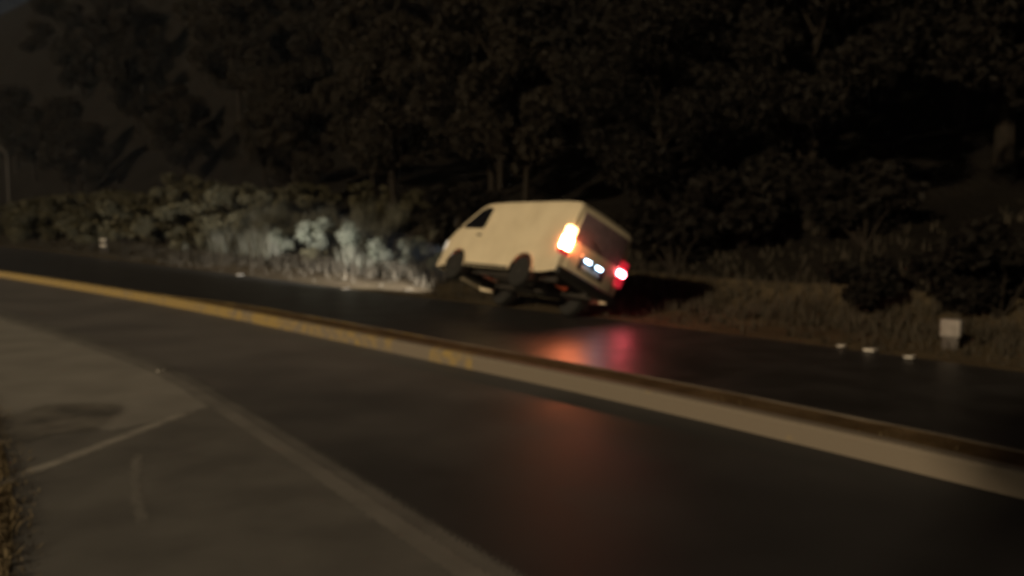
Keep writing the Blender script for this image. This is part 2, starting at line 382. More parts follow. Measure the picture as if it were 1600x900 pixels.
def lay(row):
    s = 4.0
    while s < C_MED.length - 3:
        p, d = C_MED.at(s); p2, _ = C_MED.at(s + KL)
        off = 0.0 if row == 0 else med_width(p.x); off2 = 0.0 if row == 0 else med_width(p2.x)
        if row: p = p + nrm(d) * off; p2 = p2 + nrm(_) * off2
        t = (p2 - p); ang = math.atan2(t.y, t.x)
        if p2.y < 1.0 or p.y > 62: s += KL; continue
        u = (p.x + 4.6) / 2.8 + rnd.uniform(-0.6, 0.6)
        mi = 0 if u < 0.0 else (1 if u < 1.1 else 2)
        o = bpy.data.objects.new('kerb_stone', km[(mi, row)]); COL.objects.link(o); o.parent = med
        # local +y of the stone must point to the far side
        o.location = (p.x, p.y, rnd.uniform(-0.001, 0.001)); o.rotation_euler = (0, 0, ang)
        o.scale = (1, -1 if True else 1, 1)
        s += KL
lay(0); lay(1)

# ------------------------------------------------------------------ grass (uncountable)
def blades(name, pts, hrange, wid, m, label, lean=0.35, per=1):
    vs, fs = [], []
    for p, hs in pts:
        for _ in range(per):
            h = rnd.uniform(*hrange) * hs; a = rnd.uniform(0, 6.283); l = rnd.uniform(0, lean) * h; b = rnd.uniform(0, 6.283)
            ox, oy = rnd.uniform(-0.09, 0.09), rnd.uniform(-0.09, 0.09)
            dx, dy = math.cos(a) * wid * 0.5, math.sin(a) * wid * 0.5; lx, ly = math.cos(b) * l, math.sin(b) * l
            x, y, z = p.x + ox, p.y + oy, p.z - 0.03; i = len(vs)
            vs += [(x - dx, y - dy, z), (x + dx, y + dy, z), (x + dx * 0.7 + lx * 0.4, y + dy * 0.7 + ly * 0.4, z + h * 0.6), (x - dx * 0.7 + lx * 0.4, y - dy * 0.7 + ly * 0.4, z + h * 0.6), (x + lx, y + ly, z + h)]
            fs += [(i, i + 1, i + 2, i + 3), (i + 3, i + 2, i + 4)]
    o = link_mesh(name, vs, fs, m); tag(o, label, 'grass', kind='stuff')
    return o
pts = []
while len(pts) < 15000:
    s = rnd.uniform(10, 110); d = 0.25 + abs(rnd.gauss(0, 1)) * 3.2
    p, t = C_FAR.at(s)
    if d < 1.6 + 0.9 * mnoise.noise(Vector((s * 0.3, 0, 0))) and rnd.random() < 0.72: continue
    if 34 < s < 52 and d < 2.6 and rnd.random() < 0.9: continue
    hs = 0.38 + (0.2 + 0.4 * sstep(30, 40, s)) * sstep(0.6, 3.0, d) + 0.35 * mnoise.noise(Vector((p.x * 0.6, p.y * 0.6, d)))
    pts.append((on_bank(s, d), max(0.25, hs)))
blades('verge_grass', pts, (0.22, 0.6), 0.03, M_BLADE, 'rough brown grass along the far verge and bank', per=4)
pts = []
while len(pts) < 5200:
    s = rnd.uniform(38.5, 60); d = rnd.uniform(2.9, 7.0)
    if s < 43 and rnd.random() < 0.6: continue
    if mnoise.noise(Vector((s * 0.55, d * 0.55, 3.3))) < 0.02: continue
    pts.append((on_bank(s, d), (0.7 + 0.6 * rnd.random()) * (0.35 + 0.65 * sstep(39, 47, s))))
blades('tall_grass', pts, (0.6, 1.35), 0.035, M_BLADE_P, 'tall pale grass on the bank ahead of the van', per=4)
pts = []
while len(pts) < 2600:
    y = rnd.uniform(1.5, 11); p = VERGE_L.at(VERGE_L.nearest(0, 0))[0]
    q = min((v for v in vp), key=lambda v: abs(v.y - y)); off = abs(rnd.gauss(0, 0.5))
    pts.append((Vector((q.x - off + 0.10, y, -0.02)), 0.4 + 0.6 * sstep(0, 0.5, off)))
blades('roadside_grass', pts, (0.06, 0.22), 0.014, M_DRY, 'dry straw coloured grass at the near road edge', per=5, lean=0.9)
pts = []
for _ in range(700):
    s = rnd.uniform(6, C_MED.length - 20); p, d = C_MED.at(s); w_ = med_width(p.x)
    q = p + nrm(d) * rnd.uniform(0.2, max(0.22, w_ - 0.12))
    if mnoise.noise(Vector((s * 0.7, 2, 2))) > -0.1: pts.append((Vector((q.x, q.y, 0.2)), 1.0))
blades('median_grass', pts, (0.02, 0.06), 0.012, M_DRY, 'short dead grass growing on the median soil', per=3, lean=0.9)

# ------------------------------------------------------------------ trees and shrubs
def leaf_mesh(name, blobs, nleaf, size, m, seed):
    r = random.Random(seed); vs, fs = [], []
    tot = sum(b[3] ** 2 for b in blobs)
    for bx, by, bz, br in blobs:
        for _ in range(int(nleaf * br * br / tot)):
            u = Vector((r.gauss(0, 1), r.gauss(0, 1), r.gauss(0, 1))).normalized() * br * (r.random() ** 0.38)
            c = Vector((bx, by, bz)) + Vector((u.x, u.y, u.z * 0.8))
            a = Vector((r.gauss(0, 1), r.gauss(0, 1), r.gauss(0, 1))).normalized(); b = a.cross(Vector((r.gauss(0, 1), r.gauss(0, 1), r.gauss(0, 1)))).normalized()
            sz = size * r.uniform(0.6, 1.4); i = len(vs)
            vs += [c - a * sz, c - b * sz * 0.45, c + a * sz, c + b * sz * 0.45]; fs.append((i, i + 1, i + 2, i + 3))
    me = bpy.data.meshes.new(name); me.from_pydata([tuple(v) for v in vs], [], fs); me.update(); me.materials.append(m)
    return me
def tree_proto(seed, H, spread, m, nleaf):
    r = random.Random(seed); bm = bmesh.new(); th = H * r.uniform(0.28, 0.36)
    tube(bm, [(0, 0, -0.4), (0.05, 0, th * 0.5), (r.uniform(-.2, .2), r.uniform(-.2, .2), th), (r.uniform(-.4, .4), r.uniform(-.4, .4), H * 0.85)], [H * 0.022, H * 0.017, H * 0.014, H * 0.004], 8)
    blobs = []
    for k in range(13):
        a = k * 2.4 + r.uniform(-.4, .4); hz = th * 0.9 + (H * 0.92 - th) * (k + 0.5) / 13; rr = spread * math.sin(math.pi * min(0.95, 0.18 + 0.75 * (k + 0.5) / 13)) * r.uniform(0.55, 1.0)
        tip = Vector((math.cos(a) * rr, math.sin(a) * rr, hz + r.uniform(0, 1.0)))
        tube(bm, [(0, 0, hz * 0.8), (tip.x * 0.5, tip.y * 0.5, hz * 0.93), tuple(tip)], [H * 0.008, H * 0.005, H * 0.002], 5)
        blobs.append((tip.x, tip.y, tip.z, spread * r.uniform(0.28, 0.46)))
        for _ in range(2): blobs.append((tip.x * r.uniform(.3, 1.25) + r.uniform(-.8, .8), tip.y * r.uniform(.3, 1.25) + r.uniform(-.8, .8), tip.z + r.uniform(-1.2, 1.0), spread * r.uniform(0.12, 0.28)))
    blobs.append((0, 0, H * 0.9, spread * 0.3))
    bmesh.ops.recalc_face_normals(bm, faces=bm.faces[:])
    tm = bpy.data.meshes.new('trunk'); bm.to_mesh(tm); bm.free(); tm.materials.append(M_BARK)
    return tm, leaf_mesh('crown', blobs, nleaf, 0.17, m, seed + 50)
def put(root, tm, cm, tn, cn):
    a = bpy.data.objects.new(tn, tm); COL.objects.link(a); a.parent = root
    b = bpy.data.objects.new(cn, cm); COL.objects.link(b); b.parent = root
protos = [tree_proto(11 + i, h, sp_, M_LEAF_D, 15000) for i, (h, sp_) in enumerate([(12, 3.8), (10, 3.4), (14, 4.2)])]
protos_d = [tree_proto(31 + i, h, sp_, M_LEAF_FALLOFF, 15000) for i, (h, sp_) in enumerate([(12, 4.0), (14, 4.4)])]
# s along the far kerb, d from it, scale, dark?
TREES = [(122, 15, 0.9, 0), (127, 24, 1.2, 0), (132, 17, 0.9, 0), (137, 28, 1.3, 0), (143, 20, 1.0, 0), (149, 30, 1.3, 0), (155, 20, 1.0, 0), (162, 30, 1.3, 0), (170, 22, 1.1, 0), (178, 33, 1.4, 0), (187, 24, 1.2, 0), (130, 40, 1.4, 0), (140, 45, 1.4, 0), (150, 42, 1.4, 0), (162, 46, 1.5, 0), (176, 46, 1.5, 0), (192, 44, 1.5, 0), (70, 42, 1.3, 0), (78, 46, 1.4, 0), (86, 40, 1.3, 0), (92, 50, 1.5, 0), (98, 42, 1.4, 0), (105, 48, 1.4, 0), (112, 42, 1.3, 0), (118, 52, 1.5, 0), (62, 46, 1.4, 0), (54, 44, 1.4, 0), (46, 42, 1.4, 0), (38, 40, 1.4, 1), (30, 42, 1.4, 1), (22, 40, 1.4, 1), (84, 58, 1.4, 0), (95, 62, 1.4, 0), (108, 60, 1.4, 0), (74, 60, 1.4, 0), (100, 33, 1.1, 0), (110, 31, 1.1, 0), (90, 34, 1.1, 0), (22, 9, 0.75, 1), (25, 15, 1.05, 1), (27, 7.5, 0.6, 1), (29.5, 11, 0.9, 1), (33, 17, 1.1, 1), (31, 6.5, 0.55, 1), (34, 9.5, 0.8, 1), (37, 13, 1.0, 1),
         (39.5, 9, 0.75, 0), (42, 18, 1.15, 0), (44, 11, 0.85, 0), (48, 15, 1.0, 0), (51, 10.5, 0.72, 0), (54, 20, 1.15, 0), (57, 13, 0.85, 0), (61, 17, 0.95, 0),
         (65, 12, 0.7, 0), (68, 22, 1.1, 0), (72, 15, 0.75, 0), (77, 24, 1.0, 0), (82, 18, 0.7, 0), (88, 27, 0.95, 0), (19, 14, 0.95, 1), (16, 10, 0.8, 1), (46, 26, 1.2, 0), (38, 26, 1.25, 1), (29, 25, 1.25, 1), (74, 27, 1.3, 0), (80, 33, 1.5, 0), (87, 22, 1.1, 0), (93, 30, 1.4, 0), (99, 24, 1.2, 0), (104, 36, 1.6, 0), (112, 28, 1.4, 0), (120, 34, 1.6, 0), (66, 33, 1.4, 0), (34, 30, 1.4, 1), (25, 21, 1.2, 1), (18, 19, 1.2, 1), (14, 15, 1.1, 1), (21, 30, 1.4, 1), (53, 28, 1.3, 0), (43, 31, 1.4, 0), (96, 17, 0.8, 0), (106, 20, 0.9, 0), (60, 30, 1.2, 0), (22, 24, 1.2, 1)]
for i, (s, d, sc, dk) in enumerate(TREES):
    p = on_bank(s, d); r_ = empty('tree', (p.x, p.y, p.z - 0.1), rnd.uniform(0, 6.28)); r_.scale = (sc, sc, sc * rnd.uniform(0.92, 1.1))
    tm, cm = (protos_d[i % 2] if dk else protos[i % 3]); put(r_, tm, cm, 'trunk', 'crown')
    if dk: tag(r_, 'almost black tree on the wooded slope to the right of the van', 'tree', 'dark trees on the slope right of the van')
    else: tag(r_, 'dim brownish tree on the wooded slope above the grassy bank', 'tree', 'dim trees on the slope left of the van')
thin = [tree_proto(131 + i, h, sp_, M_LEAF_D, 5200) for i, (h, sp_) in enumerate([(13, 4.0), (14, 4.4)])]
for x, y, k, sc in ((-5.6, -9.0, 0, 1.0), (-1.2, -9.6, 1, 1.0)):      # unseen trees added behind the viewpoint to shade the right foreground
    r_ = empty('tree', (x, y, -0.1), x); r_.scale = (sc, sc, sc); put(r_, *thin[k], 'trunk', 'crown')
    tag(r_, 'unseen tree added behind the viewpoint to shade the right foreground', 'tree', 'trees added for shade')
def shrub_proto(seed, H, m, n):
    r = random.Random(seed); bm = bmesh.new(); blobs = []
    for k in range(9):
        a = r.uniform(0, 6.28); rr = H * r.uniform(0.1, 0.5); z = H * r.uniform(0.25, 0.85)
        tube(bm, [(0, 0, -0.1), (math.cos(a) * rr * 0.5, math.sin(a) * rr * 0.5, z * 0.55), (math.cos(a) * rr, math.sin(a) * rr, z)], [0.03, 0.02, 0.008], 5)
        blobs.append((math.cos(a) * rr, math.sin(a) * rr, z, H * r.uniform(0.14, 0.3)))
    bmesh.ops.recalc_face_normals(bm, faces=bm.faces[:])
    tm = bpy.data.meshes.new('stem'); bm.to_mesh(tm); bm.free(); tm.materials.append(M_BARK)
    return tm, leaf_mesh('foliage', blobs, n, 0.11, m, seed + 9)
sb = [shrub_proto(71 + i, 2.0, M_LEAF_B, 1500) for i in range(3)]
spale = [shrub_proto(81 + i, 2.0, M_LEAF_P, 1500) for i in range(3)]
sdk = [shrub_proto(91 + i, 2.0, M_LEAF_FALLOFF, 3000) for i in range(2)]
for i in range(70):
    s = 47 + i * 1.05 + rnd.uniform(-0.6, 0.6); d = (3.4, 5.5, 7.5, 9.5, 11.5)[i % 5] + rnd.uniform(-0.7, 0.7); p = on_bank(s, d); sc = rnd.uniform(0.75, 1.5) * (0.45 + 0.55 * sstep(50, 66, s))
    r_ = empty('shrub', p, rnd.uniform(0, 6.28)); r_.scale = (sc * 1.2, sc * 1.2, sc); put(r_, *sb[i % 3], 'stem', 'foliage')
    tag(r_, 'dim olive shrub on the bank left of the van', 'shrub', 'olive shrubs on the left bank')
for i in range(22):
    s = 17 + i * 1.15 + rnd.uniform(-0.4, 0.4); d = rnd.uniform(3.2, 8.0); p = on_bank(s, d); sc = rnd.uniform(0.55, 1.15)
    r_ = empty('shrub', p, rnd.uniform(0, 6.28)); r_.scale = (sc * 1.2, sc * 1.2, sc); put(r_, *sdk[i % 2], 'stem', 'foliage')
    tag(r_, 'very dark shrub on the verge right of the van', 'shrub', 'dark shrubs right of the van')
for i, (s, d, sc, lab) in enumerate([
        (37.5, 3.3, 0.42, 'low pale bush nearest the nose of the van, lit by its headlights'),
        (39.3, 3.6, 0.55, 'small pale bush, second from the nose of the van'),
        (41.6, 3.8, 0.6, 'medium pale bush lit by the headlights, between a small one and a tall one'),
        (44.0, 4.0, 0.72, 'pale round bush right beside the tallest headlit bush'),
        (46.6, 3.6, 0.85, 'tallest and brightest pale bush in the van headlights'),
        (50.0, 3.8, 0.75, 'pale bush at the far dim end of the headlight beam')]):
    p = on_bank(s, d); r_ = empty('shrub', p, rnd.uniform(0, 6.28)); r_.scale = (sc * 0.9, sc * 0.9, sc * 1.1); put(r_, *spale[i % 3], 'stem', 'foliage')
    tag(r_, lab, 'shrub', 'pale bushes in the headlight beam')

# ------------------------------------------------------------------ the van, tipped up on its right wheels
M_WHITE = mat('van white paint', (0.72, 0.645, 0.485), 0.38, (0.61, 0.54, 0.40), 1.6, coat=0.35, rough2=0.5)
M_GLAREGLASS = mat('glare tinted rear glass', (0.26, 0.175, 0.20), 0.5, (0.19, 0.13, 0.15), 5)  # reddish glare painted into the rear glass colour
M_GLASS = mat('van dark glass', (0.006, 0.006, 0.007), 0.08, spec=0.5)
M_TRIM = mat('van black plastic', (0.012, 0.012, 0.012), 0.6)
M_UNDER = mat('van underside', (0.018, 0.016, 0.015), 0.8, (0.03, 0.026, 0.022), 8)
M_TYRE = mat('tyre rubber', (0.012, 0.012, 0.012), 0.85)
M_RIM = mat('steel rim', (0.02, 0.019, 0.018), 0.6)
M_CHROME = mat('bright metal', (0.6, 0.6, 0.6), 0.25, metal=1.0)
M_PLATE = mat('blank plate', (0.5, 0.5, 0.48), 0.5)
M_REDLENS = mat('red lens dim', (0.25, 0.008, 0.01), 0.25, emit=(1, 0.03, 0.06), estr=0.45)
M_BRAKE = mat('brake lens lit', (0.5, 0.05, 0.05), 0.3, emit=(1.0, 0.12, 0.15), estr=55.0)
M_AMBER = mat('indicator lens lit', (0.6, 0.3, 0.08), 0.3, emit=(1.0, 0.50, 0.20), estr=9.0)
M_AMBERDIM = mat('indicator lens upper', (0.6, 0.3, 0.08), 0.3, emit=(1.0, 0.50, 0.20), estr=10.0)
M_BRAKEL = mat('brake lens lit strongly', (0.5, 0.1, 0.05), 0.3, emit=(1.0, 0.22, 0.085), estr=160.0)
M_PLAMP = mat('plate lamp lit', (0.8, 0.85, 0.9), 0.3, emit=(0.45, 0.70, 1.0), estr=20.0)
M_HEAD = mat('headlamp lens', (0.75, 0.75, 0.75), 0.15, emit=(1.0, 0.95, 0.85), estr=0.35)

van = empty('van', (1.26, 15.66, 0.37))
van.rotation_euler = (R(26.8), R(-0.3), R(125.0))
tag(van, 'white panel van tipped up on its right wheels at the road edge, lights on', 'van')
LEN = 4.70; AX = (1.10, 3.66); AR = 0.40
def lerp_tab(tab, x):
    if x <= tab[0][0]: return tab[0][1]
    for (a, b), (c, d) in zip(tab, tab[1:]):
        if x <= c: return b + (d - b) * (x - a) / (c - a)
    return tab[-1][1]
ZT = [(0, 1.83), (0.03, 1.89), (0.08, 1.93), (0.2, 1.962), (0.6, 1.985), (2.4, 1.985), (3.1, 1.968), (3.35, 1.94), (3.5, 1.88), (3.62, 1.79), (4.22, 1.20), (4.32, 1.12), (4.5, 1.02), (4.6, 0.95), (4.66, 0.86), (4.70, 0.74)]
ZB = [(0, 0.42), (0.35, 0.36), (0.7, 0.34), (3.2, 0.34), (4.1, 0.30), (4.6, 0.27), (4.70, 0.30)]
def zt(x): return lerp_tab(ZT, x)
def zb(x):
    z = lerp_tab(ZB, x)
    for a in AX:
        if abs(x - a) < AR: z = max(z, 0.33 + math.sqrt(AR * AR - (x - a) ** 2))
    return z
def hw(x, z):
    w_ = 0.845 - 0.028 * sstep(0.62, 0.36, z) if False else 0.845
    if z < 0.6: w_ -= 0.03 * (0.6 - z) / 0.3
    if z > 1.0: w_ -= 0.085 * ((z - 1.0) / 0.95) ** 1.3
    if x > 4.05: w_ -= 0.17 * ((x - 4.05) / 0.65) ** 2.2
    if x < 0.07: w_ -= 0.05 * (1 - math.sqrt(max(0, 1 - (1 - x / 0.07) ** 2)))
    return w_
xs = sorted(set([0, 0.01, 0.03, 0.05, 0.08, 0.13, 0.2, 0.3, 0.45, 0.6] + [a + AR * math.sin(R(t)) for a in AX for t in range(-90, 91, 10)] + [a + sgn * (AR + 0.002) for a in AX for sgn in (-1, 1)] + [1.75, 2.0, 2.25, 2.5, 2.75, 3.0, 3.1] + [3.35, 3.42, 3.5, 3.56, 3.62, 3.8, 3.95, 4.1, 4.16, 4.22, 4.27, 4.32, 4.42, 4.5, 4.56, 4.6, 4.63, 4.66, 4.685, 4.70]))
RZ, RA, RT = 12, 5, 6
def section(x):
    t, b = zt(x), zb(x); r = min(0.11, (t - b) * 0.3); zs = t - r; ws = hw(x, zs); P = []
    for k in range(RZ): z = b + (zs - b) * k / (RZ - 1); P.append((hw(x, z), z))
    for k in range(1, RA + 1):
        a = R(90) * k / RA; P.append((ws - r * (1 - math.cos(a)), zs + r * math.sin(a)))
    yy = ws - r
    for k in range(1, RT + 1):
        y = yy * (1 - k / RT); P.append((y, t + 0.025 * (1 - (y / yy) ** 2) * (1 if x < 4.3 else 0.4)))
    return P
bm = bmesh.new(); prev = None; first = None
for x in xs:
    P = section(x); L = [bm.verts.new((x, y, z)) for y, z in P]; Rr = [bm.verts.new((x, -y, z)) for y, z in P[:-1]]
    ring = L + Rr[::-1]
    if prev:
        for k in range(len(ring) - 1): bm.faces.new((prev[k], prev[k + 1], ring[k + 1], ring[k]))
    else: first = ring
    prev = ring
bm.faces.new(first); bm.faces.new(prev)
body = obj_bm('body', bm, M_WHITE, van, True, R(50))
# underside and chassis
bm = bmesh.new()
box(bm, (2.38, 0, 0.46), (1.75, 1.58, 0.14)); box(bm, (0.36, 0, 0.50), (0.62, 1.56, 0.14)); box(bm, (4.35, 0, 0.42), (0.5, 1.4, 0.16))
box(bm, (1.1, 0, 0.72), (0.9, 1.1, 0.3)); box(bm, (3.66, 0, 0.72), (0.9, 1.1, 0.3))
for sgn in (-1, 1): box(bm, (2.3, 0.42 * sgn, 0.36), (4.0, 0.09, 0.12), 0.01)
tube(bm, [(1.1, -0.72, 0.33), (1.1, 0.72, 0.33)], [0.05, 0.05]); tube(bm, [(3.66, -0.72, 0.33), (3.66, 0.72, 0.33)], [0.045, 0.045])
lathe(bm, [(0.06, -0.12), (0.14, -0.07), (0.14, 0.07), (0.06, 0.12)], 14, 'y', (1.1, 0, 0.33))
tube(bm, [(1.2, 0, 0.34), (3.2, 0.02, 0.42)], [0.04, 0.04])
box(bm, (2.3, 0.12, 0.36), (0.9, 0.42, 0.16), 0.03)
obj_bm('underbody', bm, M_UNDER, van)
bm = bmesh.new(); tube(bm, [(1.9, -0.3, 0.33), (1.2, -0.33, 0.34), (0.7, -0.36, 0.33), (0.05, -0.36, 0.30)], [0.03, 0.045, 0.03, 0.028]); obj_bm('exhaust_pipe', bm, M_UNDER, van, True)
# conformal panels on the flanks
def patch(name, sgn, x0, x1, z0, z1, off, m, nx=14, nz=8, fx0=None, fx1=None, thick=0.012, parent=None, rc=0.0):
    """x0/x1 may be functions of z; panel follows the body side"""
    bm = bmesh.new(); g = []
    for j in range(nz + 1):
        z = z0 + (z1 - z0) * j / nz; xa = fx0(z) if fx0 else x0; xb = fx1(z) if fx1 else x1
        e = 0.0
        if rc > 0:
            dz = min(z - z0, z1 - z); e = rc - math.sqrt(max(0, rc * rc - (rc - min(dz, rc)) ** 2))
        row = []
        for i in range(nx + 1):
            x = xa + e + (xb - xa - 2 * e) * i / nx
            row.append(bm.verts.new((x, sgn * (hw(x, z) + off), z)))
        g.append(row)
    fs = [bm.faces.new((g[j][i], g[j][i + 1], g[j + 1][i + 1], g[j + 1][i])) for j in range(nz) for i in range(nx)]
    r = bmesh.ops.extrude_face_region(bm, geom=fs)
    vs = [v for v in r['geom'] if isinstance(v, bmesh.types.BMVert)]
    bmesh.ops.translate(bm, verts=vs, vec=(0, -sgn * (thick + off), 0))
    return obj_bm(name, bm, m, parent or van, True, R(40))
def arch_x(z): return AX[1] - math.sqrt(max(0, (AR + 0.03) ** 2 - (max(z, 0.33) - 0.33) ** 2)) if z < 0.33 + AR + 0.03 else 99
def ws_x(z):   # front edge of the cab side under the windscreen pillar
    for i in range(400):
        x = 4.6 - i * 0.004
        if zt(x) - 0.10 > z: return x
    return 3.2
for sgn in (1, -1):
    dr = patch('front_door', sgn, 2.95, 3.9, 0.80, 1.86, 0.006, M_WHITE, 12, 12, None, lambda z: min(3.98, ws_x(z) - 0.03))
    patch('window', sgn, 3.04, 3.8, 1.25, 1.80, 0.010, M_GLASS, 10, 8, lambda z: 3.03 + 0.02 * (z - 1.25), lambda z: min(3.93, ws_x(z) - 0.09), parent=dr, rc=0.05)
    bm = bmesh.new(); box(bm, (3.09, sgn * (hw(3.1, 1.08) + 0.022), 1.08), (0.17, 0.03, 0.035), 0.008); obj_bm('handle', bm, M_TRIM, dr, True)
    bm = bmesh.new()
    box(bm, (4.02, sgn * 0.87, 1.27), (0.06, 0.12, 0.04), 0.01); box(bm, (4.03, sgn * 0.98, 1.33), (0.07, 0.15, 0.24), 0.025)
    obj_bm('door_mirror', bm, M_TRIM, van, True)
    # cargo side: raised panel field, rub strip, sliding rail
    patch('side_panel', sgn, 1.62, 2.90, 0.42, 1.84, 0.005, M_WHITE, 12, 14, None, None)
    patch('side_panel', sgn, 0.16, 1.55, 0.84, 1.84, 0.005, M_WHITE, 12, 12, None, None)
    patch('slide_rail', sgn, 0.35, 1.6, 1.06, 1.085, 0.011, M_WHITE, 10, 1)
    patch('sill_strip', sgn, 1.56, 3.2, 0.35, 0.40, 0.012, M_TRIM, 10, 2)
    # wheel arch lips
    for a in AX:
        bm = bmesh.new()
        arc = [(a + (AR + 0.005) * math.cos(R(t)), sgn * (hw(a, 0.6) + 0.004), 0.33 + (AR + 0.005) * math.sin(R(t))) for t in range(0, 181, 10)]
        tube(bm, arc, [0.016] * len(arc), 6); obj_bm('arch_lip', bm, M_WHITE, van, True)
    # wheels
    for a in AX:
        wh = empty('wheel', (a, sgn * 0.745, 0.33)); wh.parent = van
        bm = bmesh.new(); lathe(bm, [(0.20, -0.09), (0.27, -0.10), (0.315, -0.095), (0.33, -0.07), (0.332, 0.07), (0.315, 0.095), (0.27, 0.10), (0.20, 0.09)], 36)
        for k in range(36):     # tread blocks
            t = 2 * math.pi * k / 36; box(bm, (0.333 * math.cos(t), 0.045 * (-1) ** k, 0.333 * math.sin(t)), (0.012, 0.07, 0.035), 0, Matrix.Rotation(0, 3, 'Y'))
        obj_bm('tyre', bm, M_TYRE, wh, True, R(30))
        bm = bmesh.new(); o_ = 0.085 * sgn
        lathe(bm, [(0.20, o_), (0.185, o_ - 0.02 * sgn), (0.16, o_ - 0.045 * sgn), (0.09, o_ - 0.03 * sgn), (0.075, o_ + 0.005 * sgn), (0.03, o_ + 0.01 * sgn)], 28)
        for k in range(6):
            t = 2 * math.pi * k / 6; lathe(bm, [(0.012, o_ - 0.03 * sgn), (0.012, o_ - 0.005 * sgn)], 6, 'y', (0.115 * math.cos(t), 0, 0.115 * math.sin(t)))
        obj_bm('rim', bm, M_RIM, wh, True, R(30))
        bm = bmesh.new(); box(bm, (a - 0.44, sgn * 0.74, 0.30), (0.015, 0.2, 0.26), 0.004); obj_bm('mud_flap', bm, M_TRIM, van)
    # headlamp on the nose corner
    patch('headlamp', sgn, 4.36, 4.66, 0.72, 0.93, 0.012, M_HEAD, 8, 5, None, lambda z: 4.66 - 0.25 * (z - 0.72), rc=0.03)
    bm = bmesh.new(); box(bm, (4.705, sgn * 0.52, 0.78), (0.03, 0.22, 0.14), 0.012); obj_bm('headlamp', bm, M_HEAD, van, True)
# windscreen following the raked front
bm = bmesh.new(); g = []
for j in range(9):
    x = 3.60 + (4.20 - 3.60) * j / 8; r_ = 0.11; row = []
    for i in range(11):
        yy = (hw(x, zt(x) - r_) - r_ - 0.02) * (i / 5 - 1); ym = hw(x, zt(x) - r_) - r_
        row.append(bm.verts.new((x + 0.006, yy, zt(x) + 0.025 * (1 - (yy / ym) ** 2) + 0.008)))
    g.append(row)
for j in range(8):
    for i in range(10): bm.faces.new((g[j][i], g[j][i + 1], g[j + 1][i + 1], g[j + 1][i]))
r = bmesh.ops.extrude_face_region(bm, geom=bm.faces[:]); bmesh.ops.translate(bm, verts=[v for v in r['geom'] if isinstance(v, bmesh.types.BMVert)], vec=(-0.01, 0, -0.014))
obj_bm('windscreen', bm, M_GLASS, van, True)
bm = bmesh.new()
box(bm, (4.69, 0, 0.42), (0.08, 1.36, 0.26), 0.035); obj_bm('front_bumper', bm, M_WHITE, van, True)
bm = bmesh.new(); box(bm, (4.705, 0, 0.66), (0.03, 0.8, 0.12), 0.01)
obj_bm('grille', bm, M_TRIM, van, True)
# rear: tailgate with window, plate, lamps, bumper
bm = bmesh.new(); box(bm, (-0.004, 0, 1.11), (0.03, 1.30, 1.16), 0.012); tg = obj_bm('tailgate', bm, M_WHITE, van, True)
def rbox(name, x, y0, y1, z0, z1, t, m, bev, parent, taper=0.0):
    bm = bmesh.new(); vs = box(bm, (x, (y0 + y1) / 2, (z0 + z1) / 2), (t, y1 - y0, z1 - z0), bev, None, 3)
    if taper:
        for v in bm.verts: v.co.y *= 1 - taper * (v.co.z - z0) / (z1 - z0)
    return obj_bm(name, bm, m, parent, True)
rbox('rear_window', -0.018, -0.66, 0.66, 1.14, 1.76, 0.018, M_GLAREGLASS, 0.008, tg, 0.05)
rbox('plate_recess', -0.019, -0.36, 0.36, 0.66, 0.92, 0.012, M_TRIM, 0.005, tg)
rbox('number_plate', -0.030, -0.24, 0.24, 0.69, 0.80, 0.010, M_PLATE, 0.004, tg)
rbox('garnish', -0.040, -0.34, 0.34, 0.915, 0.97, 0.05, M_WHITE, 0.012, tg)
for y in (-0.16, 0.16): rbox('plate_lamp', -0.050, y - 0.075, y + 0.075, 0.872, 0.908, 0.03, M_PLAMP, 0.006, tg)
rbox('rear_bumper', -0.03, -0.80, 0.80, 0.37, 0.53, 0.14, M_TRIM, 0.03, van)
bm = bmesh.new(); tube(bm, [(-0.035, -0.05, 1.16), (-0.04, 0.28, 1.30)], [0.012, 0.007], 6); obj_bm('rear_wiper', bm, M_TRIM, tg)
for sgn in (1, -1):
    y0, y1 = sorted((sgn * 0.675, sgn * 0.885))
    tl = empty('tail_lamp', (0, 0, 0)); tl.parent = van
    def seg(name, z0, z1, m): 
        bm = bmesh.new(); box(bm, (0.022, (y0 + y1) / 2, (z0 + z1) / 2), (0.156, y1 - y0, z1 - z0), 0.042, None, 4); return obj_bm(name, bm, m, tl, True)
    if sgn > 0:
        seg('upper_lens', 1.15, 1.36, M_AMBERDIM); seg('brake_lens', 0.885, 1.148, M_BRAKEL); seg('lower_lens', 0.77, 0.883, M_REDLENS)
    else:
        seg('upper_lens', 1.13, 1.32, M_REDLENS); seg('brake_lens', 1.0, 1.128, M_BRAKE); seg('lower_lens', 0.77, 0.998, M_REDLENS)
# headlamp beams: the lamps' own light
for sgn in (1, -1):
    ld = bpy.data.lights.new('headlamp_beam', 'SPOT'); ld.energy = 18000; ld.color = (1.0, 0.92, 0.80)
    ld.spot_size = R(27); ld.spot_blend = 0.9; ld.shadow_soft_size = 0.06
    lo = bpy.data.objects.new('headlamp_beam', ld); COL.objects.link(lo); lo.parent = van
    lo.location = (4.78, sgn * 0.55, 0.80)
    dirv = Vector((1, -0.06, -0.025)); lo.rotation_euler = dirv.to_track_quat('-Z', 'Y').to_euler()

